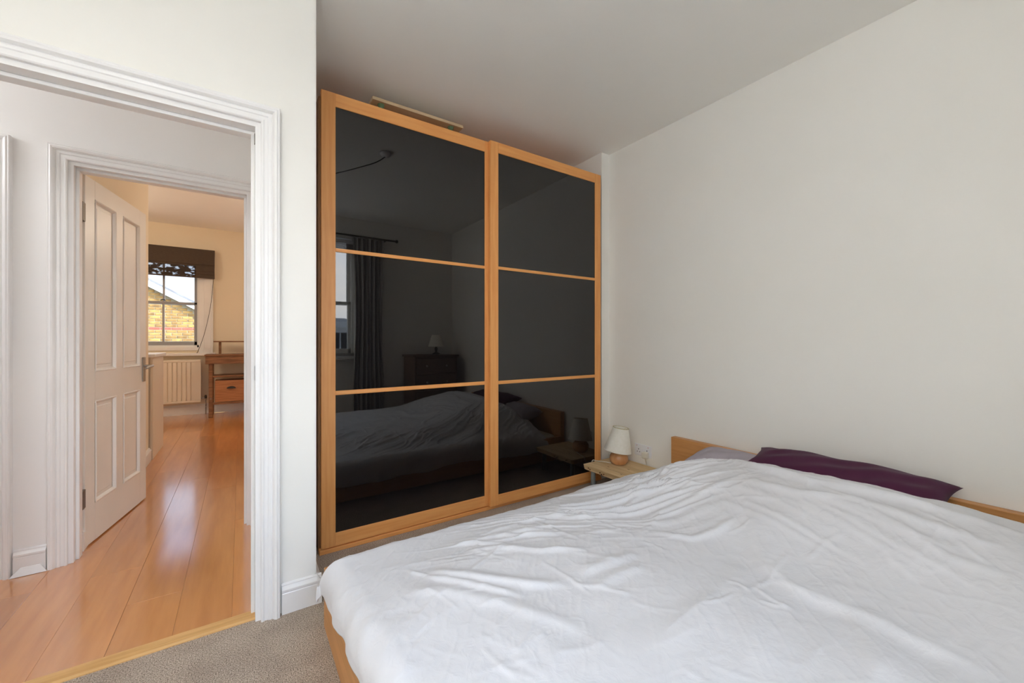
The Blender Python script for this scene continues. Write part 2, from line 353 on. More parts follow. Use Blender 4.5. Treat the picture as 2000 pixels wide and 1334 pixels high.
# baseboards
def skirt(name, p0, p1, out, m='gloss'): return st(name, extrude_prof(bmesh.new(), SK, p0, p1, out), M[m])
skirt('baseboard_door', (DX1+.066, YD, 0), (.279, YD, 0), (0, -1, 0))
skirt('baseboard_recess', (.26, YD-.019, 0), (.26, YRB, 0), (1, 0, 0))
skirt('baseboard_right', (XR, YB, 0), (XR, YN, 0), (-1, 0, 0))
skirt('baseboard_door', (XL, YD, 0), (DX0-.066, YD, 0), (0, -1, 0))
skirt('baseboard_window', (XL, YB, 0), (XR, YB, 0), (0, 1, 0))
b1 = skirt('baseboard_hall', (D3b+.066, YH, 0), (D2a-.066, YH, 0), (0, -1, 0))
# peeled strip lifting from the foot of the hall skirting
bm = bmesh.new(); xa, xb = D3b+.068, D2a-.062
P = [(xa+.022, YH-.021, .034), (xb-.020, YH-.021, .034), (xb+.004, YH-.036, .002), (xa-.008, YH-.040, .002)]
vs = [bm.verts.new(p) for p in P] + [bm.verts.new((p[0], p[1]+.003, p[2]+.001)) for p in P]
for f in ((0, 1, 2, 3), (7, 6, 5, 4), (0, 4, 5, 1), (1, 5, 6, 2), (2, 6, 7, 3), (3, 7, 4, 0)): bm.faces.new([vs[i] for i in f])
build('loose_edge_strip', bm, M['gloss'], b1)
skirt('baseboard_partition', (-.69, YH+.12, 0), (-.69, 4.845, 0), (1, 0, 0))
skirt('baseboard_partition', (-.69, 4.83, 0), (-.82, 4.83, 0), (0, 1, 0))
sc = [(d*1, z*1.25) for d, z in SK]
st('baseboard_far', extrude_prof(bmesh.new(), sc, (-2.8, YW, 0), (2.8, YW, 0), (0, -1, 0)), M['gloss'])
# ---- doorways
def doorway(name, xa, xb, zt, y0, y1, faces, stop):
    r_ = root(name, ((xa+xb)/2, (y0+y1)/2, 0), kind='structure')
    bm = bmesh.new(); t = .022
    # lining
    box(bm, xa, xa+t, y0, y1, 0, zt-t); box(bm, xb-t, xb, y0, y1, 0, zt-t); box(bm, xa, xb, y0, y1, zt-t, zt)
    build('door_lining', bm, M['gloss'], r_)
    bm = bmesh.new(); s0, s1 = stop
    box(bm, xa+t, xa+t+.013, s0, s1, 0, zt-t-.013, bev=.0015); box(bm, xb-t-.013, xb-t, s0, s1, 0, zt-t-.013, bev=.0015); box(bm, xa+t, xb-t, s0, s1, zt-t-.013, zt-t, bev=.0015)
    build('door_stop', bm, M['gloss'], r_)
    for yy, s in faces: build('casing', casing(xa+.004, xb-.004, zt-.004, yy, s), M['gloss'], r_)
    return r_
d1 = doorway('door_1', DX0-.0, DX1+.0, DZ, YD-.002, YD+.102, ((YD, -1), (YD+.10, 1)), (YD+.048, YD+.095))
# strike plate and black latch mark on the right lining
build('strike_plate', B(DX1-.0245, DX1-.0215, YD+.006, YD+.032, .93, .985, bev=.0008), M['chrome'], d1)
build('top_bolt_plate', B(DX1-.0245, DX1-.0215, YD+.030, YD+.042, DZ-.075, DZ-.035), M['hinge'], d1)
d2 = doorway('door_2', D2a, D2b, D2Z, YH-.002, YH+.122, ((YH, -1), (YH+.12, 1)), (YH+.03, YH+.075))
d3 = doorway('door_3', D3a, D3b, D2Z, YH-.002, YH+.122, ((YH, -1),), (YH+.03, YH+.075))
# leaf of door_2 (local frame: x along leaf from hinge, y thickness)
LW, LH, LT = .735, 1.94, .036
hx_, hy_ = -.672, 2.975
ang = math.atan2(3.715-2.99, -.543+.675)
cs, sn = math.cos(ang), math.sin(ang)
Mleaf = Matrix.Translation((hx_, hy_, .008)) @ Matrix.Rotation(ang, 4, 'Z')
def leafbuild(lx, lh, lt, M4, parent, mat, knob=True):
    def T(bm): bmesh.ops.transform(bm, matrix=M4, verts=bm.verts); return bm
    st_, mid, rt, rl, rb = .095, .085, .10, .155, .20
    zl = .83
    leaf = bmesh.new()
    box(leaf, 0, st_, 0, lt, 0, lh, bev=.0015); box(leaf, lx-st_, lx, 0, lt, 0, lh, bev=.0015)
    box(leaf, st_, lx-st_, 0, lt, 0, rb); box(leaf, st_, lx-st_, 0, lt, lh-rt, lh); box(leaf, st_, lx-st_, 0, lt, zl-rl/2, zl+rl/2)
    box(leaf, lx/2-mid/2, lx/2+mid/2, 0, lt, rb, zl-rl/2); box(leaf, lx/2-mid/2, lx/2+mid/2, 0, lt, zl+rl/2, lh-rt)
    lf = build('door_leaf', T(leaf), mat, parent)
    for xa, xb in ((st_, lx/2-mid/2), (lx/2+mid/2, lx-st_)):
        for za, zb in ((rb, zl-rl/2), (zl+rl/2, lh-rt)):
            bm = B(xa, xb, lt*.32, lt*.68, za, zb); 
            box(bm, xa+.035, xb-.035, lt*.22, lt*.78, za+.035, zb-.035, bev=.004)
            build('door_panel', T(bm), mat, lf)
            # moulding ring both faces
            bm = bmesh.new()
            for yy, s in ((0, 1), (lt, -1)):
                prof = [(0, -.001), (.004, -.004), (.009, -.002), (.013, .004), (.018, .010)]
                rows = []
                for wv, d in prof:
                    y = yy + s*d
                    rows.append([bm.verts.new(p) for p in ((xa+wv, y, za+wv), (xb-wv, y, za+wv), (xb-wv, y, zb-wv), (xa+wv, y, zb-wv))])
                for i in range(len(rows)-1):
                    for k in range(4): bm.faces.new((rows[i][k], rows[i][(k+1) % 4], rows[i+1][(k+1) % 4], rows[i+1][k]))
            build('panel_moulding', T(bm), mat, lf)
    return lf
lf = leafbuild(LW, LH, LT, Mleaf, d2, M['leaf'])
def TL(bm): bmesh.ops.transform(bm, matrix=Mleaf, verts=bm.verts); return bm
# handle on the hall-side face (local y<0 side is facing +x, room; the seen face is -y)
for s, y in ((-1, 0), (1, LT)):
    bm = bmesh.new(); xh = LW-.045
    yy = sorted((y, y+s*.008)); box(bm, xh-.019, xh+.019, yy[0], yy[1], .80, .965, bev=.003)
    build('handle_plate', TL(bm), M['chrome'], lf, label='steel handle backplate')
    bm = bmesh.new()
    tube(bm, smoothpts([(xh, y+s*.006, .905), (xh, y+s*.045, .905), (xh-.02, y+s*.056, .905), (xh-.06, y+s*.056, .902), (xh-.105, y+s*.052, .896)]), .0085)
    build('lever_handle', TL(bm), M['chrome'], lf, smooth=True, label='steel lever handle')
for z in (.22, 1.70):
    build('hinge', B(hx_-.008, hx_+.004, hy_-.050, hy_-.006, z, z+.095, bev=.001), M['hinge'], d2, label='dark metal hinge')
# leaf of door_3, shut
leafbuild(D3b-D3a-.05, 1.925, .036, Matrix.Translation((D3a+.025, YH+.078, .006)), d3, M['gloss'])
# ------------------------------------------------------------ windows
def sash(name, xa, xb, za, zb, yi, s, gm, bars=1, timber='wfar', zmid=None, sill=True, reveal=.10, glas=None):
    """sash window. yi = inner wall plane, s = +1 when outside is +y"""
    r_ = root(name, ((xa+xb)/2, yi+s*reveal, za), kind='structure')
    y = yi + s*reveal; zm = zmid or (za+zb)/2
    bm = bmesh.new(); f = .035
    def bb(x0, x1, y0, y1, z0, z1, **k): box(bm, x0, x1, min(y0, y1), max(y0, y1), z0, z1, **k)
    bb(xa, xa+f, y-s*.03, y+s*.09, za, zb); bb(xb-f, xb, y-s*.03, y+s*.09, za, zb); bb(xa, xb, y-s*.03, y+s*.09, zb-f, zb); bb(xa, xb, y-s*.03, y+s*.09, za, za+.03)
    build('window_frame', bm, M['wfar'], r_)
    for (z0, z1, yo) in ((za+.03, zm+.02, 0), (zm-.02, zb-f, .042)):
        bm = bmesh.new(); q = .038; yy = y+s*yo
        x0, x1 = xa+f, xb-f
        bb(x0, x0+q, yy, yy+s*.04, z0, z1, bev=.003); bb(x1-q, x1, yy, yy+s*.04, z0, z1, bev=.003)
        lo = .055 if yo == 0 else .035; hi = .035
        bb(x0, x1, yy, yy+s*.04, z0, z0+lo, bev=.003); bb(x0, x1, yy, yy+s*.04, z1-hi, z1, bev=.003)
        for k in range(bars):
            xm = x0+(x1-x0)*(k+1)/(bars+1); bb(xm-.012, xm+.012, yy+s*.004, yy+s*.034, z0+lo, z1-hi)
        sf = build('sash', bm, M[timber], r_)
        n = bars+1
        for k in range(n):
            u0 = x0+q if k == 0 else x0+(x1-x0)*k/n+.012; u1 = x1-q if k == n-1 else x0+(x1-x0)*(k+1)/n-.012
            g = bmesh.new(); box(g, u0, u1, min(yy+s*.018, yy+s*.021), max(yy+s*.018, yy+s*.021), z0+lo, z1-hi)
            build('pane', g, M[gm], sf)
    bm = bmesh.new(); tube(bm, smoothpts([((xa+xb)/2-.03, y-s*.012, zm+.03), ((xa+xb)/2, y-s*.015, zm+.045), ((xa+xb)/2+.03, y-s*.012, zm+.03)], 4), .007)
    build('sash_catch', bm, M['black'], r_)
    if sill: build('window_sill', B(xa-.07, xb+.07, min(yi-s*.045, yi+s*reveal), max(yi-s*.045, yi+s*reveal), za-.04, za, bev=.004), M['gloss'], r_)
    return r_
sash('window_1', W1[0], W1[1], WZ0, WZ1, YB, -1, 'glass', bars=1, zmid=1.54, reveal=.12)
sash('window_2_added', W2[0], W2[1], WZ0, WZ1, YB, -1, 'glass', bars=1, zmid=1.54, reveal=.12)  # unseen window added to let more daylight into the bedroom
w3 = sash('window_3', FW[0], FW[1], FZ[0], FZ[1], YW, 1, 'glass_far', bars=1, timber='sashgrey', zmid=1.63, reveal=.07, sill=False)
sash('window_4_added', FW2[0], FW2[1], FZ[0], FZ[1], YW, 1, 'glass', bars=1, zmid=1.63, reveal=.07)  # unseen window added to bring daylight into the far room
bm = bmesh.new(); a, b = FW[1], FW[1]+.155
box(bm, a-.01, a+.05, YW-.018, YW+.002, .90, 2.40, bev=.003); box(bm, a+.05, a+.135, YW-.026, YW+.002, .90, 2.40, bev=.004); box(bm, a+.135, a+.16, YW-.034, YW+.002, .90, 2.40, bev=.005)
a = FW[0]; box(bm, a-.15, a+.01, YW-.026, YW+.002, .90, 2.40, bev=.004); box(bm, FW[0]-.15, FW[1]+.16, YW-.026, YW+.002, 2.30, 2.42, bev=.004)
box(bm, FW[0], FW[1], YW-.02, YW+.06, .94, .985)
build('architrave', bm, M['gloss'], w3)
build('window_sill', B(FW[0]-.2, FW[1]+.19, YW-.075, YW+.02, .862, .90, bev=.006, seg=2), M['gloss'], w3)
r_ = root('window_5', (-3.05, 2.375, HW[0]), kind='structure')
bm = bmesh.new(); box(bm, -3.08, -3.02, 2.05, 2.09, *HW); box(bm, -3.08, -3.02, 2.66, 2.70, *HW); box(bm, -3.08, -3.02, 2.05, 2.70, HW[0], HW[0]+.04); box(bm, -3.08, -3.02, 2.05, 2.70, HW[1]-.04, HW[1])
build('window_frame', bm, M['wfar'], r_); build('pane', B(-3.052, -3.048, 2.09, 2.66, HW[0]+.04, HW[1]-.04), M['glass'], r_)
portal(((W1[0]+W1[1])/2, YB-.29, 1.63), 1.06, 1.46, 1); portal(((W2[0]+W2[1])/2, YB-.29, 1.63), 1.06, 1.46, 1)
portal(((FW[0]+FW[1])/2, YW+.27, 1.65), .845, 1.335, -1); portal(((FW2[0]+FW2[1])/2, YW+.27, 1.65), 1.0, 1.335, -1)
portal((-3.11, 2.375, 1.6), .65, 1.2, 1, 'X')
# ------------------------------------------------------------ WARDROBE
WX0, WX1 = .328, 2.336; DT = 2.357; DB = .026
wr = root('sliding_wardrobe', ((WX0+WX1)/2, 2.53, 0), 'tall beech-framed wardrobe with two black glass sliding doors in the alcove', 'wardrobe')
build('side_panel', B(WX0, WX0+.018, 2.262, 2.84, 0, 2.335, bev=.001), M['carcassdark'], wr)
build('side_panel', B(WX1-.018, WX1, 2.262, 2.84, 0, 2.335, bev=.001), M['carcassdark'], wr)
build('top_panel', B(WX0+.018, WX1-.018, 2.262, 2.84, 2.317, 2.335), M['beechx'], wr)
build('bottom_panel', B(WX0+.018, WX1-.018, 2.262, 2.84, .05, .068), M['beechx'], wr)
build('back_panel', B(WX0+.018, WX1-.018, 2.832, 2.84, .05, 2.335), M['beechx'], wr)
build('door_track', B(WX0, WX1, 2.224, 2.262, 0, .022, bev=.002), M['beechx'], wr)
build('top_track', B(WX0+.01, WX1-.01, 2.2565, 2.275, 2.30, 2.348), M['carcassdark'], wr)
def sdoor(xa, xb, yf, sl, sr):
    t = .026; rt, rb = .068, .068
    z = [DB, DB+rb, .803, .825, 1.542, 1.561, DT-rt, DT]
    d = build('sliding_door', B(xa, xa+sl, yf, yf+t, DB, DT, bev=.0015), M['beech'], wr)
    build('stile', B(xb-sr, xb, yf, yf+t, DB, DT, bev=.0015), M['beech'], d)
    build('rail', B(xa+sl, xb-sr, yf+.0006, yf+t, z[0], z[1], bev=.0012), M['beechx'], d)
    build('rail', B(xa+sl, xb-sr, yf+.0006, yf+t, z[6], z[7], bev=.0012), M['beechx'], d)
    build('glazing_bar', B(xa+sl, xb-sr, yf+.0006, yf+t, z[2], z[3], bev=.002), M['beechx'], d)
    build('glazing_bar', B(xa+sl, xb-sr, yf+.0006, yf+t, z[4], z[5], bev=.002), M['beechx'], d)
    for a, b in ((z[1], z[2]), (z[3], z[4]), (z[5], z[6])):
        build('glass_panel', B(xa+sl, xb-sr, yf+.006, yf+.012, a, b), M['blackglass'], d, label='black glass panel')
sdoor(.3365, 1.352, 2.229, .068, .062)
sdoor(1.313, 2.302, 2.199, .060, .060)
# shelf board raised on green blocks on top of the wardrobe
sb = root('wooden_board', (.91, 2.48, 2.335), 'pale wooden board raised on green blocks on top of wardrobe', 'board')
build('board_top', B(.623, 1.198, 2.350, 2.60, 2.462, 2.480, bev=.0015), M['board'], sb)
for x in (.680, 1.125):
    bm = lathe(bmesh.new(), [(.0, 0), (.019, 0), (.020, .003), (.020, .06), (.012, .075), (.012, .10), (.02, .127), (0, .127)], (x, 2.385, 2.335), 16)
    build('green_foot', bm, M['green'], sb, smooth=True, label='green painted foot')
# ------------------------------------------------------------ BED
BX0, BX1, BY0, BY1 = .262, 2.43, .01, 1.645
bed = root('double_bed', (1.35, .83, 0), 'low beech-veneer double bed with plain headboard against the right wall', 'bed')
build('headboard', B(BX1-.045, BX1, BY0, BY1, .0, .442, bev=.002), M['bedwood'], bed)
build('footboard', B(BX0, BX0+.028, BY0, BY1+.027, .0, .222, bev=.002), M['bedwood'], bed)
for y in (BY0+.002, BY1-.030): build('side_rail', B(BX0+.028, BX1-.045, y, y+.028, .02, .222, bev=.002), M['bedwoodx'], bed)
build('slat_base', B(BX0+.028, BX1-.045, BY0+.03, BY1-.03, .09, .11), M['bedwoodx'], bed)
for x in (.9, 1.6): build('leg', B(x-.03, x+.03, .8, .86, 0, .09), M['bedwood'], bed)
bm = B(BX0+.035, BX1-.05, BY0+.035, BY1-.035, .11, .236, bev=.05, seg=4)
build('mattress', bm, M['cream_sheet'], None, 'mattress in a cream sheet lying under the white duvet', 'mattress', smooth=True, origin=(1.35, .83, .11))
# ---- duvet
F, U0, V0 = 788., 1000., 665.
def ray(px, py):
    u = (px-U0)/F; v = (V0-py)/F
    return Vector((.8301*u+.5577, -.5581*u+.8298, v))
def onz(px, py, z=.335):
    r_ = ray(px, py); t = (z-HC)/r_.z; return (r_.x*t, r_.y*t)
def lattice(seed, n=64):
    return np.random.RandomState(seed).rand(n, n)
def vnoise(x, y, seed):
    g = lattice(seed); n = g.shape[0]
    xi = np.floor(x).astype(int); yi = np.floor(y).astype(int); fx = x-xi; fy = y-yi
    fx = fx*fx*fx*(fx*(fx*6-15)+10); fy = fy*fy*fy*(fy*(fy*6-15)+10)
    a = g[xi % n, yi % n]; b = g[(xi+1) % n, yi % n]; c = g[xi % n, (yi+1) % n]; d = g[(xi+1) % n, (yi+1) % n]
    return (a*(1-fx)+b*fx)*(1-fy)+(c*(1-fx)+d*fx)*fy
def fbm(x, y, seed, o=4):
    s = 0; a = .5; t = 0
    for k in range(o): s = s+a*vnoise(x*2**k, y*2**k, seed+k); t += a; a *= .5
    return s/t
def sstep(a, b, x):
    t = np.clip((x-a)/(b-a), 0, 1); return t*t*(3-2*t)
# creases: pixel polylines, height, half widths on either side (left of travel, right of travel)
FOLDS = [
 ([(1395, 935), (1480, 975), (1580, 1015), (1700, 1050), (1830, 1090), (2030, 1140)], .020, .045, .016),
 ([(1440, 985), (1560, 1030), (1680, 1060), (1800, 1105), (2030, 1180)], .016, .03, .018),
 ([(1468, 1020), (1480, 1070), (1500, 1110), (1560, 1150), (1650, 1185), (1760, 1235), (1900, 1290), (2040, 1340)], .022, .13, .03),
 ([(1440, 1130), (1455, 1190), (1470, 1260), (1480, 1330)], .010, .05, .03),
 ([(1660, 1180), (1700, 1250), (1720, 1334)], .012, .06, .025),
 ([(1540, 1020), (1700, 1075), (1850, 1150), (2030, 1210)], .010, .02, .02),
 ([(1800, 1090), (1900, 1110), (2030, 1150)], .008, .015, .02),
 ([(820, 1095), (880, 1115), (950, 1128), (1040, 1140), (1120, 1138)], .016, .028, .014),
 ([(830, 1112), (900, 1135), (980, 1155), (1035, 1162)], .014, .022, .012),
 ([(780, 1140), (880, 1155), (970, 1175), (1060, 1195)], .010, .035, .022),
 ([(880, 1040), (940, 1048), (1010, 1060)], .012, .014, .012),
 ([(900, 1062), (980, 1064), (1060, 1075), (1150, 1072)], .012, .02, .014),
 ([(960, 1030), (1040, 1038), (1110, 1040)], .010, .014, .012),
 ([(1060, 990), (1130, 1005), (1220, 1002)], .014, .016, .012),
 ([(1180, 1000), (1240, 975), (1300, 955), (1370, 940)], .015, .022, .014),
 ([(1215, 985), (1260, 955), (1320, 937), (1400, 930)], .013, .016, .012),
 ([(1200, 955), (1260, 935), (1330, 918)], .011, .018, .012),
 ([(1240, 1010), (1310, 1000), (1390, 990), (1460, 985)], .012, .022, .014),
 ([(1270, 1035), (1350, 1050), (1400, 1045), (1440, 1030)], .013, .022, .014),
 ([(1130, 1120), (1200, 1095), (1250, 1075)], .012, .03, .02),
 ([(1150, 1150), (1210, 1120), (1270, 1100)], .010, .03, .02),
 ([(1000, 1190), (1090, 1210), (1150, 1230)], .008, .03, .02),
 ([(1460, 1090), (1400, 1160), (1330, 1220), (1250, 1280)], .008, .05, .04),
 ([(720, 1180), (700, 1240), (730, 1334)], .012, .04, .02),
 ([(760, 1190), (760, 1260), (790, 1340)], .008, .05, .03),
 ([(690, 1150), (675, 1200), (700, 1290)], .008, .03, .02),
 ([(1000, 1290), (1050, 1250), (1110, 1300)], .005, .05, .03),
 ([(1380, 960), (1440, 955), (1560, 975)], .008, .02, .015),
 ([(1730, 1010), (1850, 1040), (2000, 1070)], .007, .03, .03),
 ([(1600, 960), (1760, 1000), (1980, 1060)], .006, .03, .03),
]
rq = random.Random(11)
for k in range(70):        # short pressed creases
    px = rq.uniform(720, 1960); py = rq.uniform(1000, 1330); an = rq.gauss(-.5, .35) if rq.random() < .6 else rq.gauss(.45, .2)
    l = rq.uniform(25, 75); dx, dy = math.cos(an)*l, math.sin(an)*l
    FOLDS.append(([(px-dx, py-dy), (px+rq.uniform(-5, 5), py+rq.uniform(-5, 5)), (px+dx, py+dy)], rq.uniform(.0022, .005)*(.45 if py > 1180 else .9), rq.uniform(.006, .016), rq.uniform(.005, .009)))
for k in range(14):        # creases fanning out towards the near edge from the rise of the pillow
    x0_ = rq.uniform(1380, 1620); y0_ = 940+(x0_-1380)*.3+rq.uniform(-10, 60); m_ = rq.uniform(.28, .50); l = rq.uniform(150, 420)
    FOLDS.append(([(x0_, y0_), (x0_+l*.5, y0_+l*.5*m_+rq.uniform(-6, 6)), (x0_+l, y0_+l*m_)], rq.uniform(.003, .007), rq.uniform(.012, .03), rq.uniform(.008, .014)))
def duvet_height(X, Y):
    cY = [-.3, .02, .155, .385, .53, .70, .945, 1.144, 1.318, 1.415, 1.56, 1.66, 1.8]
    cZ = [.38, .455, .487, .503, .505, .498, .480, .456, .405, .355, .292, .262, .255]
    ridge = np.interp(Y, cY, cZ)
    base = .274 + .046*sstep(0, .5, 1.62-Y) + .014*np.exp(-((X-1.0)/.5)**2-((Y-.8)/.5)**2)
    base = base - .004*sstep(.55, .26, X)
    k = sstep(1.38, 2.03, X)**1.0
    z = base*(1-k) + ridge*k
    z = z - .05*sstep(2.10, 2.27, X)
    z = z + .020*(fbm(X*2.3+5, Y*2.3+2, 11, 3)-.5) + .012*(fbm(X*5+1, Y*5, 21, 3)-.5)
    # crumples running across the view near the head side
    rx = X*.83-Y*.558; ry = X*.558+Y*.83
    warp = fbm(X*3, Y*3, 51, 2)*1.6
    rid = 1-np.abs(2*fbm(rx*2.6+warp, ry*15+warp*1.2, 31, 3)-1); rid = rid**5
    mask = np.exp(-((X-1.72)/.42)**2-((Y-1.30)/.26)**2) + .45*np.exp(-((X-1.0)/.35)**2-((Y-1.38)/.16)**2)
    z = z + .036*(rid-.25)*mask
    rid2 = 1-np.abs(2*fbm(X*7+warp, Y*9-warp, 71, 3)-1)
    z = z + .0015*(rid2**7)
    rid3 = 1-np.abs(2*fbm((X+Y)*4+warp, (X-Y)*16, 81, 2)-1)
    z = z + .0012*(rid3**7)
    for pl, amp, wl, wr_ in FOLDS:
        P = [onz(*p) for p in pl]; seg = []; tot = 0
        for i in range(len(P)-1):
            l = math.hypot(P[i+1][0]-P[i][0], P[i+1][1]-P[i][1]); seg.append((tot, l)); tot += l
        best = np.full(X.shape, 1e9); sd = np.zeros(X.shape); tt = np.zeros(X.shape)
        for i in range(len(P)-1):
            ax, ay = P[i]; bx, by = P[i+1]; dx, dy = bx-ax, by-ay; l2 = dx*dx+dy*dy+1e-12
            t = np.clip(((X-ax)*dx+(Y-ay)*dy)/l2, 0, 1)
            qx = X-ax-t*dx; qy = Y-ay-t*dy; d = np.sqrt(qx*qx+qy*qy)
            s = np.sign(dx*qy-dy*qx); m = d < best
            best = np.where(m, d, best); sd = np.where(m, s*d, sd); tt = np.where(m, (seg[i][0]+t*seg[i][1])/tot, tt)
        wv = np.where(sd > 0, wl, wr_)
        taper = sstep(0, .22, tt)*sstep(1, .75, tt)
        z = z + .85*amp*np.exp(-(best/wv)**2)*taper
    return z
def fold_edge(s, lo, hi, r_):
    """cloth coordinate -> (flat position, drop) over rounded edges at lo and hi"""
    pos = np.clip(s, lo, hi); drop = np.zeros_like(s); q = r_*math.pi/2
    for e_, sg in ((lo, -1), (hi, 1)):
        d = (s-e_)*sg; m = d > 0; th = np.clip(d/r_, 0, math.pi/2)
        pos = np.where(m, e_+sg*r_*np.sin(th), pos)
        drop = np.where(m, r_*(1-np.cos(th))+np.clip(d-q, 0, None), drop)
    return pos, drop
def make_duvet():
    nx, ny = 520, 430
    r_ = .08
    a = np.linspace(BX0+.065-.155, 2.235, nx); b = np.linspace(-.12, BY1-.062+.185, ny)
    A, Bb = np.meshgrid(a, b, indexing='ij')
    # wavy hem: hanging length varies
    px_, dx_ = fold_edge(A, BX0+.065, 9, r_); py_, dy_ = fold_edge(Bb, -9, BY1-.062, r_)
    wave = fbm(A*6, Bb*6, 91, 2)-.5
    dx_ = dx_*(1+.35*(fbm(Bb*3, Bb*0, 95, 2)-.5)); dy_ = dy_*(1+.35*(fbm(A*3+7, A*0, 96, 2)-.5))
    X = px_; Y = py_
    X = X - .006*np.sin(Bb*19+wave*5)*np.clip(dx_/.1, 0, 1) ; Y = Y + .006*np.sin(A*17+wave*5)*np.clip(dy_/.1, 0, 1)
    drop = np.maximum(dx_, dy_) + .35*np.minimum(dx_, dy_)
    Z = duvet_height(np.clip(X, .2, 3), Y) - drop
    Z = np.maximum(Z, .06)
    # head hem rolls down behind the ridge
    V = np.stack([X, Y, Z], -1).reshape(-1, 3)
    i = np.arange(nx-1)[:, None]*ny + np.arange(ny-1)[None, :]
    Fc = np.stack([i, i+ny, i+ny+1, i+1], -1).reshape(-1, 4)
    me = bpy.data.meshes.new('duvet'); me.vertices.add(len(V)); me.vertices.foreach_set('co', (V-np.array([1.2, .8, .27])).ravel())
    me.loops.add(Fc.size); me.loops.foreach_set('vertex_index', Fc.ravel().astype(np.int32))
    me.polygons.add(len(Fc)); me.polygons.foreach_set('loop_start', np.arange(0, Fc.size, 4, dtype=np.int32)); me.polygons.foreach_set('loop_total', np.full(len(Fc), 4, dtype=np.int32))
    me.polygons.foreach_set('use_smooth', np.ones(len(Fc), dtype=bool))
    me.update(); me.validate(); me.materials.append(M['duvet'])
    ob = bpy.data.objects.new('duvet', me); C.objects.link(ob); ob.location = (1.2, .8, .27)
    sm = ob.modifiers.new('thickness', 'SOLIDIFY'); sm.thickness = .008; sm.offset = -1
    return tag(ob, 'rumpled white duvet spread over the double bed', 'duvet')
make_duvet()
# ---- pillows
def pillow(name, c, ln, wd, th, tilt, rz, mat, label, seed, n=70, ear=.035):
    bm = bmesh.new(); g = {}
    for sgn in (1, -1):
        for i in range(n+1):
            for j in range(n+1):
                u = -1+2*i/n; v = -1+2*j/n
                if sgn == -1 and (i in (0, n) or j in (0, n)): g[(sgn, i, j)] = g[(1, i, j)]; continue
                t = max(0, (1-abs(u)**3.2)*(1-abs(v)**2.6))**.5
                e = 1-.05*(1-abs(u)**2)*abs(v)**6
                e2 = 1-ear*(1-abs(v)**2)*abs(u)**6*2
                wr = .006*math.sin(u*9+seed+v*3)*math.sin(v*5+seed*2)*t + .004*math.sin(u*23+v*6+seed)*t*abs(u)**2
                x = v*wd/2*e; y = u*ln/2*e2; z = sgn*th/2*t+wr
                g[(sgn, i, j)] = bm.verts.new((x, y, z))
    for sgn in (1, -1):
        for i in range(n):
            for j in range(n):
                q = [g[(sgn, i, j)], g[(sgn, i+1, j)], g[(sgn, i+1, j+1)], g[(sgn, i, j+1)]]
                if len(set(q)) == 4:
                    try: bm.faces.new(q)
                    except ValueError: pass
    M4 = Matrix.Translation(c) @ Matrix.Rotation(rz, 4, 'Z') @ Matrix.Rotation(tilt, 4, 'Y')
    bmesh.ops.transform(bm, matrix=M4, verts=bm.verts)
    return build(name, bm, mat, None, label, 'pillow', smooth=True, origin=c)
pillow('pillow', (2.255, .700, .468), .745, .25, .115, R(-14), R(1), M['purple'], 'plum purple pillow lying along the headboard above the duvet', 2)
pillow('pillow', (2.255, 1.12, .392), .56, .24, .15, R(-8), 0, M['lilac'], 'lilac grey pillow tucked behind the duvet left of the purple pillow', 5)
# ------------------------------------------------------------ BEDSIDE TABLE
tb = root('bedside_table', (2.25, 1.93, 0), 'low rough pine plank table between the wardrobe and the bed', 'table')
bm = bmesh.new(); TX0, TX1, TY0, TY1 = 2.060, 2.425, 1.70, 2.150
nn = 14; pts = []
rr = random.Random(5)
outl = [(TX0+.012, TY1)] + [(TX1, TY1), (TX1, TY0)] + [(TX0+.004, TY0)] + [(TX0+rr.uniform(-.002, .004), TY0+(TY1-TY0)*k/nn) for k in range(1, nn)] + [(TX0, TY1-.014)]
T = [bm.verts.new((x, y, .186)) for x, y in outl]; Bo = [bm.verts.new((x+(.010 if x < 2.1 else 0), y, .152)) for x, y in outl]
bm.faces.new(T); bm.faces.new(Bo[::-1])
for i in range(len(T)): bm.faces.new((T[i], T[(i+1) % len(T)], Bo[(i+1) % len(T)], Bo[i]))
bmesh.ops.bevel(bm, geom=list(bm.edges), offset=.0018, segments=1, affect='EDGES')
tt_ = build('tabletop', bm, M['slab'], tb)
knots = [(2.072, 2.09, .172), (2.074, 2.075, .166), (2.075, 1.98, .168), (2.076, 1.965, .160), (2.076, 1.945, .166)]
for (x, y, z) in ((2.17, 2.0, .1862), (2.24, 1.88, .1862), (2.12, 1.84, .1862)):
    bm = lathe(bmesh.new(), [(0, 0), (.007, 0), (.008, -.001)], (x, y, z), 10); bmesh.ops.scale(bm, vec=(.6, 1.4, 1), verts=bm.verts, space=Matrix.Translation((-x, -y, -z)))
    build('knot', bm, M['oldwood'], tt_, label='dark knot in the pine')
for (x, y, z) in knots:
    bm = B(TX0-.001, TX0+.006, y-.005, y+.004, z-.003, z+.005, bev=.001); build('knot', bm, M['oldwood'], tt_, label='dark knot in the pine')
build('plank_crack', B(2.13, 2.133, 1.72, 1.99, .1856, .1864), M['oldwood'], tt_, label='dark crack along the plank')
for x in (2.115, 2.39):
    for y in (2.095, 1.75):
        bm = bmesh.new(); tube(bm, [(x, y, 0), (x, y, .10), (x, y, .152)], [.019, .017, .016], 14); build('leg', bm, M['grey'], tb, smooth=True, label='grey painted leg')
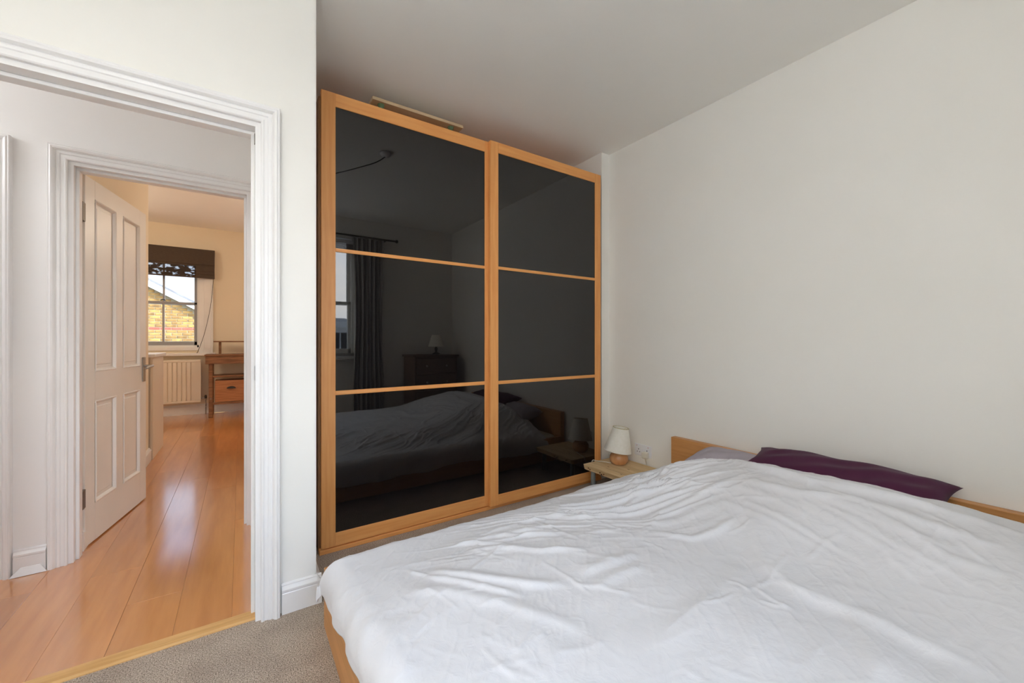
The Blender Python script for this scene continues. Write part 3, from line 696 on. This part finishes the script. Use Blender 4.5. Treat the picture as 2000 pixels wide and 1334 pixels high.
# ---- lamp
LX, LY, LZ = 2.285, 2.005, .186
lp = root('table_lamp', (LX, LY, LZ), 'small table lamp with cream shade and round turned wood base on the bedside table', 'lamp')
prof = [(0, 0), (.036, 0), (.050, .006), (.062, .022), (.067, .042), (.063, .064), (.050, .080), (.034, .088), (.016, .092), (.012, .096), (0, .096)]
build('lamp_base', lathe(bmesh.new(), prof, (LX, LY, LZ), 40), M['turned'], lp, smooth=True, label='round turned wooden base')
build('lamp_neck', lathe(bmesh.new(), [(0, .09), (.009, .09), (.009, .125), (.014, .13), (.014, .175), (0, .175)], (LX, LY, LZ), 16), M['plastic'], lp, smooth=True)
def shade_at(cx, cy, cz, rb, rt, h, tilt, parent):
    bm = lathe(bmesh.new(), [(rb, 0), (rt, h), (rt-.002, h), (rb-.002, 0), (rb, 0)], (0, 0, 0), 48)
    T4 = Matrix.Translation((cx, cy, cz)) @ Matrix.Rotation(tilt, 4, Vector((.558, .83, 0)).normalized()) 
    bmesh.ops.transform(bm, matrix=T4, verts=bm.verts); sh = build('lamp_shade', bm, M['shade'], parent, smooth=False, label='cream fabric shade')
    for f in sh.data.polygons: f.use_smooth = True
    for r0, z0 in ((rt, h), (rb, 0)):
        bm = bmesh.new(); tube(bm, [(r0*math.cos(k*math.pi/24), r0*math.sin(k*math.pi/24), z0) for k in range(49)], .0022, 6, cap=False)
        bmesh.ops.transform(bm, matrix=T4, verts=bm.verts); build('shade_rim', bm, M['trim_gold'] if z0 else M['shade'], sh)
    bm = bmesh.new()
    for k in range(3): tube(bm, [(0, 0, h-.03), (rt*math.cos(k*2.094), rt*math.sin(k*2.094), h-.004)], .0014, 5)
    bmesh.ops.transform(bm, matrix=T4, verts=bm.verts); build('shade_carrier', bm, M['trim_gold'], sh)
shade_at(LX-.008, LY+.004, LZ+.098, .098, .056, .168, R(8), lp)
cab = smoothpts([(LX-.062, LY+.02, LZ+.012), (LX-.085, LY+.055, LZ+.016), (LX-.098, LY+.095, LZ+.012), (LX-.105, LY+.128, LZ+.010), (LX-.108, LY+.156, LZ+.006), (LX-.104, LY+.166, LZ-.03), (LX-.05, LY+.166, LZ-.10), (LX+.06, LY+.165, LZ-.15), (XR-.012, 2.16, .06), (XR-.010, 2.0, .03), (XR-.0035, 1.90, .05), (XR-.0035, 1.884, .15), (XR-.007, 1.876, .19), (XR-.020, 1.874, .22), (XR-.030, 1.872, .243)], 8)
build('cable', tube(bmesh.new(), cab, .0030, 8), M['cable'], lp, smooth=True, label='cream cable')
bm = B(XR-.045, XR-.011, 1.848, 1.892, .238, .284, bev=.008, seg=3); build('plug', bm, M['cable'], lp, label='cream plug')
# ---- double socket
sk = root('wall_socket', (XR, 1.905, .284), 'white double wall socket on the right wall above the bedside table', 'socket')
build('face_plate', B(XR-.010, XR, 1.832, 1.979, .241, .327, bev=.004, seg=2), M['plastic'], sk)
for yc in (1.942, 1.868):
    build('rocker_switch', B(XR-.0135, XR-.009, yc-.008+ (.012 if yc > 1.9 else -.012), yc+.008+(.012 if yc > 1.9 else -.012), .300, .318, bev=.0015), M['plastic'], sk)
    bm = bmesh.new(); box(bm, XR-.0105, XR-.0095, yc-.0025, yc+.0025, .284, .294); box(bm, XR-.0105, XR-.0095, yc-.014, yc-.007, .268, .273); box(bm, XR-.0105, XR-.0095, yc+.007, yc+.014, .268, .273)
    build('pin_holes', bm, M['black'], sk, label='three dark pin holes')
    bm = B(XR-.0142, XR-.0130, yc-.003+(.012 if yc > 1.9 else -.012), yc+.003+(.012 if yc > 1.9 else -.012), .3125, .3165); build('switch_mark', bm, pmat('red_mark', (.6, .05, .03)), sk, label='red switch mark')
# ------------------------------------------------------------ things behind the camera, seen in the black glass
rd = root('curtain_rod', (1.0, YB+.09, 2.25), 'dark curtain rod above the bedroom window', 'curtain rod')
build('rod', tube(bmesh.new(), [(-1.3, YB+.09, 2.33), (1.62, YB+.09, 2.33)], .011, 10), M['black'], rd, smooth=True)
build('finial', lathe(bmesh.new(), [(0, -.02), (.014, -.018), (.02, 0), (.014, .018), (0, .02)], (1.63, YB+.09, 2.33), 14), M['black'], rd, smooth=True)
for x in (1.50, -.2): build('bracket', B(x-.008, x+.008, YB, YB+.09, 2.322, 2.338), M['black'], rd)
def curtain(xa, xb, label, sd_):
    bm = bmesh.new(); n, m = 110, 24; rr = random.Random(sd_); g = []
    ph = [rr.uniform(0, 6) for _ in range(3)]
    for j in range(m+1):
        z = 2.318-(2.318-.02)*j/m; row = []
        for i in range(n+1):
            u = i/n; q = j/m
            gather = 1-.25*math.sin(min(1, q*1.3)*math.pi)*.6
            x = xa+(xb-xa)*(.5+(u-.5)*gather); y = YB+.085+.032*math.sin(u*2*math.pi*7.5+ph[0])*(.55+.45*q)+.012*math.sin(u*31+ph[1]+q*2)
            row.append(bm.verts.new((x, y, z)))
        g.append(row)
    for j in range(m):
        for i in range(n): bm.faces.new((g[j][i], g[j][i+1], g[j+1][i+1], g[j+1][i]))
    ob = build('curtain', bm, M['curtain'], None, label, 'curtain', smooth=True, origin=((xa+xb)/2, YB+.085, 2.3))
    s_ = ob.modifiers.new('thickness', 'SOLIDIFY'); s_.thickness = .003
curtain(1.10, 1.48, 'grey gathered curtain hanging beside the bedroom window', 1)
vb = root('venetian_blind', (.69, YB-.05, 2.26), 'raised slatted blind at the top of the bedroom window', 'blind')
build('headrail', B(W1[0]+.01, W1[1]-.01, YB-.075, YB-.025, 2.26, 2.30), M['plastic'], vb)
for k in range(7): build('slat', B(W1[0]+.01, W1[1]-.01, YB-.075, YB-.025, 2.245-k*.016, 2.2475-k*.016), M['blind'], vb)
ch = root('chest_of_drawers', (2.02, -.42, 0), 'dark wooden chest of drawers in the corner beside the window', 'chest of drawers')
build('carcass', B(1.74, 2.30, -.62, -.22, .06, .88, bev=.003), M['drawer'], ch); build('chest_top', B(1.72, 2.32, -.625, -.20, .88, .905, bev=.004), M['drawer'], ch)
for x in (1.77, 2.27):
    for y in (-.59, -.25): build('leg', B(x-.02, x+.02, y-.02, y+.02, 0, .06), M['drawer'], ch)
for k in range(4):
    dr = build('drawer', B(1.765, 2.275, -.222, -.208, .08+k*.2, .265+k*.2, bev=.003), M['drawer'], ch)
    for x in (1.89, 2.15): build('knob', lathe(bmesh.new(), [(0, -.012), (.012, -.01), (.014, 0), (.01, .012), (0, .014)], (x, -.200, .17+k*.2), 12), M['chrome'], dr, smooth=True)
l2 = root('table_lamp', (2.1, -.42, .905), 'table lamp with pale shade standing on the chest of drawers', 'lamp')
build('lamp_base', lathe(bmesh.new(), [(0, 0), (.05, 0), (.05, .01), (.012, .03), (.02, .07), (.012, .11), (0, .11)], (2.1, -.42, .905), 24), M['black'], l2, smooth=True)
build('lamp_shade', lathe(bmesh.new(), [(.10, .10), (.055, .25), (.053, .25), (.098, .10), (.10, .10)], (2.1, -.42, .905), 32), M['shade'], l2, smooth=True)
# ceiling rose with a slack flex; the unseen lit bulb at its end is added fill
RX, RY = .945, 1.28; LXp, LYp = -.42, .02
pn = root('fill_pendant', (RX, RY, ZC), 'ceiling rose with slack flex and an added bare fill bulb', 'pendant')
build('ceiling_rose', lathe(bmesh.new(), [(0, 0), (.045, 0), (.045, -.012), (.030, -.028), (.008, -.034), (0, -.034)], (RX, RY, ZC), 24), M['plastic'], pn, smooth=True)
build('flex', tube(bmesh.new(), smoothpts([(RX, RY, ZC-.03), (RX-.12, RY-.07, ZC-.10), (.45, .85, ZC-.16), (.0, .52, ZC-.10), (LXp, LYp, ZC-.02), (LXp, LYp, ZC-.45)], 8), .004, 8), M['black'], pn, smooth=True)
build('hook', tube(bmesh.new(), [(LXp, LYp, ZC), (LXp, LYp, ZC-.025)], .005, 8), M['chrome'], pn)
build('lamp_holder', lathe(bmesh.new(), [(0, -.43), (.022, -.43), (.026, -.485), (0, -.485)], (LXp, LYp, ZC), 20), M['plastic'], pn, smooth=True)
build('bulb', lathe(bmesh.new(), [(.0001+.075*math.sin(k*math.pi/12), -.55+.075*math.cos(k*math.pi/12)) for k in range(13)], (LXp, LYp, ZC), 24), emis('fill_bulb', (1, .97, .94), 100), pn, smooth=True, label='added lit round bulb for fill')
# ------------------------------------------------------------ FAR ROOM
# counter end
ct = root('kitchen_counter', (-1.02, 5.16, 0), 'cream kitchen counter with white worktop beyond the open door', 'counter')
build('end_panel', B(-.685, -.665, 4.87, 5.47, 0, .93, bev=.002), M['rad'], ct)
build('cabinet', B(-2.0, -.685, 4.90, 5.44, .10, .93), M['rad'], ct); build('plinth', B(-2.0, -.69, 4.95, 5.40, 0, .10), M['rad'], ct)
build('worktop', B(-2.0, -.645, 4.85, 5.49, .93, .96, bev=.004), M['tabletop'], ct)
# radiator
ra = root('radiator', (-.85, 7.46, .17), 'cream panel radiator under the far window', 'radiator')
RX0, RX1, RZ0, RZ1, RYf = -1.25, -.485, .185, .80, 7.43
bm = bmesh.new(); prof = []
x = RX0; pitch = .052; pts = [(RX0, 0)]
n = int((RX1-RX0-.04)/pitch)
for k in range(n):
    xs = RX0+.02+k*pitch; pts += [(xs, 0), (xs+.003, .014), (xs+.011, .014), (xs+.014, 0)]
pts.append((RX1, 0))
A = [bm.verts.new((px, RYf+d, RZ0+.03)) for px, d in pts]; Bv = [bm.verts.new((px, RYf+d, RZ1-.03)) for px, d in pts]
for i in range(len(pts)-1): bm.faces.new((A[i], A[i+1], Bv[i+1], Bv[i]))
box(bm, RX0, RX1, RYf, RYf+.018, RZ0, RZ0+.03, bev=.004); box(bm, RX0, RX1, RYf, RYf+.018, RZ1-.03, RZ1, bev=.004); box(bm, RX0, RX1, RYf+.015, RYf+.018, RZ0+.02, RZ1-.02)
build('front_panel', bm, M['rad'], ra)
build('top_grille', B(RX0, RX1, RYf+.016, RYf+.075, RZ1-.012, RZ1+.004, bev=.002), M['rad'], ra)
build('side_cover', B(RX1-.004, RX1, RYf+.016, RYf+.075, RZ0+.02, RZ1), M['rad'], ra)
bm = bmesh.new(); tube(bm, smoothpts([(RX1, RYf+.04, RZ0+.05), (RX1+.05, RYf+.04, RZ0+.05), (RX1+.055, RYf+.04, RZ0), (RX1+.055, RYf+.04, 0)], 6), .008)
build('pipe', bm, M['chrome'], ra, smooth=True)
build('valve', lathe(bmesh.new(), [(0, 0), (.014, 0), (.016, .02), (.012, .05), (0, .052)], (RX1+.052, RYf+.04, RZ0+.045), 14), M['black'], ra, smooth=True)
for x in (-1.1, -.62): build('wall_bracket', B(x-.012, x+.012, RYf+.07, YW-.003, RZ0+.1, RZ0+.4), M['rad'], ra)
# old workbench
DXa, DXb, DYa, DYb = -.42, .78, 7.02, 7.42
de = root('wooden_workbench', (.2, 7.22, 0), 'old brown wooden bench desk with drawer and raised back shelf beside the far window', 'desk')
build('benchtop', B(DXa, DXb, DYa-.02, DYb, .865, .888, bev=.003), M['oldwood'], de)
build('apron', B(DXa+.01, DXb-.01, DYa-.01, DYa+.012, .755, .865, bev=.003), M['oldwood'], de)
build('apron', B(DXa+.01, DXa+.03, DYa, DYb-.01, .775, .865, bev=.003), M['oldwood'], de)
for x in (DXa+.045, DXb-.06):
    for y in (DYa+.02, DYb-.05): build('leg', B(x, x+.045, y, y+.045, 0, .865, bev=.003), M['oldwood'], de)
build('lower_shelf', B(DXa+.09, DXb-.06, DYa+.02, DYb-.02, .565, .588, bev=.003), M['oldwood'], de)
db = build('drawer_box', B(DXa+.115, .30, DYa+.03, DYb-.05, .215, .515, bev=.003), M['oldwood2'], de, label='reddish wooden drawer box')
bm = bmesh.new(); cx_ = -.115
for k in range(9):
    pass
lathe_b = bmesh.new()
P1 = []; nn = 12
rows = []
for j in range(5):
    ph = j/4*math.pi/2
    rows.append([lathe_b.verts.new((cx_+.055*math.cos(th)*math.cos(ph), DYa+.03-.026*math.sin(ph), .40+.03*math.sin(th)*math.cos(ph))) for th in [k*math.pi/nn for k in range(nn+1)]])
for j in range(4):
    for k in range(nn): lathe_b.faces.new((rows[j][k], rows[j][k+1], rows[j+1][k+1], rows[j+1][k]))
build('cup_handle', lathe_b, M['black'], db, smooth=True, label='black cup handle')
build('stretcher', B(DXa+.06, DXb-.03, DYa+.03, DYa+.05, .18, .212, bev=.002), M['oldwood'], de)
for x in (-.27, .6): build('shelf_support', B(x, x+.03, DYb-.14, DYb-.05, .888, 1.06, bev=.003), M['oldwood'], de)
build('upper_shelf', B(-.33, .75, DYb-.18, DYb-.01, 1.06, 1.078, bev=.003), M['oldwood'], de)
build('small_knob', lathe(bmesh.new(), [(0, 0), (.01, .002), (.012, .01), (0, .02)], (DXa+.068, DYa+.016, .26), 10), M['chrome'], de)
# roman blind
rb = root('roman_blind', (-.85, YW-.05, 2.42), 'dark brown roman blind half lowered at the far window', 'blind')
bxa, bxb = -1.52, -.325
bm = bmesh.new()
prof = [(0, 2.425), (.045, 2.425), (.045, 2.40), (.050, 2.30), (.056, 2.22), (.060, 2.20), (.052, 2.195), (.050, 2.17)]
extrude_prof(bm, [(d, z) for d, z in prof] + [(.046, 2.17), (.046, 2.195), (.04, 2.30), (0, 2.40)], (bxa, YW-.035, 0), (bxb, YW-.035, 0), (0, -1, 0))
build('blind_fabric', bm, M['blind'], rb)
for k, (z0, z1, d) in enumerate(((2.10, 2.17, .066), (2.055, 2.12, .060), (2.0, 2.08, .054))):
    build('blind_fold', B(bxb-.22, bxb, YW-.035-d, YW-.03-d, z0, z1, bev=.002), M['blind'], rb)
build('sheer_band', B(bxa, bxb-.22, YW-.083, YW-.081, 2.02, 2.19), M['sheer'], rb, label='see-through lower band of the blind')
build('bottom_bar', B(bxa, bxb, YW-.088, YW-.078, 2.0, 2.02, bev=.002), M['blind'], rb)
build('pull_cord', tube(bmesh.new(), smoothpts([(bxb-.012, YW-.06, 2.05), (bxb-.05, YW-.062, 1.6), (bxb-.12, YW-.066, 1.2), (bxb-.20, YW-.07, .92), (bxb-.215, YW-.055, .905)], 6), .0035, 6), M['black'], rb, label='thin dark pull cord')
# ceiling pendants added out of view to light the hall and far room
def pendant(x, y, zc, drop, col, s, label, rad=.11):
    p = root('fill_pendant', (x, y, zc), label, 'pendant')
    build('flex', tube(bmesh.new(), [(x, y, zc), (x, y, zc-drop)], .004, 8), M['black'], p)
    build('ceiling_rose', lathe(bmesh.new(), [(0, 0), (.045, 0), (.04, -.02), (0, -.03)], (x, y, zc), 20), M['plastic'], p, smooth=True)
    prof = [(rad*math.sin(t*math.pi/12)+.0001, -drop-rad+rad*math.cos(t*math.pi/12)) for t in range(13)]
    build('added_globe', lathe(bmesh.new(), prof, (x, y, zc), 24), emis('fill_glow', col, s), p, smooth=True, label='added lit globe for fill light')
pendant(.95, 5.1, ZF, .45, (1, .86, .68), 36, 'added globe pendant lighting the far room', .14)
pendant(-1.9, 5.9, ZF, .45, (1, .86, .68), 36, 'second added globe pendant lighting the far room over the kitchen', .14)
pendant(-1.75, 2.35, ZC, .25, (.97, .98, 1.0), 26, 'added globe pendant lighting the left end of the hall', .11)
# ------------------------------------------------------------ OUTSIDE
st('ground', B(-60, 60, -70, 60, -3.4, -3.3), M['ground'])
hb = root('brick_house', (-2.6, 14.5, -3.3), 'yellow brick gable end with white bargeboard outside the far window', 'house')
GY = 14.0
def gable(z): return z
apx, apz = -4.2, 3.79; sl = .59
def roofz(x): return apz-sl*abs(x-apx)
bm = bmesh.new()
pts = [(apx-6, roofz(apx-6)), (apx, apz), (apx+6, roofz(apx+6))]
pl = [(apx-6, -3.3), (apx+6, -3.3), (apx+6, roofz(apx+6)), (apx, apz), (apx-6, roofz(apx-6))]
A = [bm.verts.new((x, GY, z)) for x, z in pl]; Bv = [bm.verts.new((x, GY+7, z)) for x, z in pl]
bm.faces.new(A); bm.faces.new(Bv[::-1])
for i in range(5): bm.faces.new((A[i], A[(i+1) % 5], Bv[(i+1) % 5], Bv[i]))
wl_ = build('gable_wall', bm, M['mortar'], hb)
for s in (1, -1):
    bm = bmesh.new()
    def strip(z0, z1, y0, y1, bm=bm, s=s):
        q = [(0, apz), (6.3, apz-sl*6.3)]
        vs = []
        for y in (y0, y1):
            for x, z in q:
                for dz in (z0, z1): vs.append(bm.verts.new((apx+s*x, y, z+dz)))
        for f in ((0, 1, 3, 2), (4, 5, 7, 6), (0, 1, 5, 4), (2, 3, 7, 6), (0, 2, 6, 4), (1, 3, 7, 5)): bm.faces.new([vs[i] for i in f])
    strip(.0, .17, GY-.14, GY-.10); build('bargeboard', bm, M['wfar'], hb, label='white painted bargeboard')
    bm = bmesh.new(); strip(.17, .215, GY-.16, GY+7, bm); build('roof_slope', bm, M['bluegrey'], hb)
# bricks: the ones in view singly, the rest joined
bme = {}
for key in ('brick', 'redbrick'):
    b_ = B(-.105, .105, -.05, .05, -.0315, .0315, bev=.005); me = bpy.data.meshes.new('brick'); b_.to_mesh(me); b_.free(); me.materials.append(M[key]); bme[key] = me
rest = bmesh.new(); base = WL[hb.name][0]
for rw in range(int((3.7+1.0)/.075)):
    z = -1.0+rw*.075; key = 'redbrick' if 1.33 < z < 1.47 else 'brick'
    for c_ in range(52):
        x = apx-6+c_*.225+(.1125 if rw % 2 else 0)
        if x < -5 or x > 1.6 or z > roofz(x)-.05: continue
        if -2.55 < x < -.62 and .86 < z < 2.75:
            ob = bpy.data.objects.new('brick', bme[key]); C.objects.link(ob); ob.parent = wl_; ob.location = Vector((x, GY+.036+random.uniform(0, .006), z))-base
        else:
            box(rest, x-.105, x+.105, GY-.012, GY+.05, z-.0315, z+.0315)
build('brickwork', rest, M['brick'], wl_, kind='stuff')
# white terrace across the street, seen in the black glass
def house(name, xa, xb, yf, z0, z1, label, roofh=.35, cols=6):
    h = root(name, ((xa+xb)/2, yf-3, -3.3), label, 'house')
    build('wall', B(xa, xb, yf-6, yf, -3.3, z1), M['render'], h)
    build('cornice', B(xa-.1, xb+.1, yf-.1, yf+.18, z1-.25, z1+.02), M['render'], h)
    bm = bmesh.new()
    vs = [bm.verts.new(p) for p in ((xa, yf, z1), (xb, yf, z1), (xb, yf-6, z1), (xa, yf-6, z1), (xa+.3, yf-3, z1+roofh), (xb-.3, yf-3, z1+roofh))]
    for f in ((0, 1, 5, 4), (2, 3, 4, 5), (1, 2, 5), (3, 0, 4), (0, 3, 2, 1)): bm.faces.new([vs[i] for i in f])
    build('roof', bm, M['bluegrey'], h)
    wd = (xb-xa)/cols
    for k in range(cols):
        xc = xa+wd*(k+.5)
        for zc in (z1-1.2, z1-3.6):
            fr = build('window', B(xc-.5, xc+.5, yf-.02, yf+.05, zc-.75, zc+.75), M['wfar'], h)
            for s in (-1, 1): build('pane', B(xc+s*.24-.21, xc+s*.24+.21, yf+.045, yf+.06, zc-.68, zc+.68), M['darkglass'], fr)
house('terraced_house', -8, 5.2, -17, -3.3, 2.0, 'white rendered terrace across the street with grey slate roof')
house('terraced_house', 5.4, 18, -17.5, -3.3, .6, 'lower white rendered terrace across the street beside the first one', 1.0)
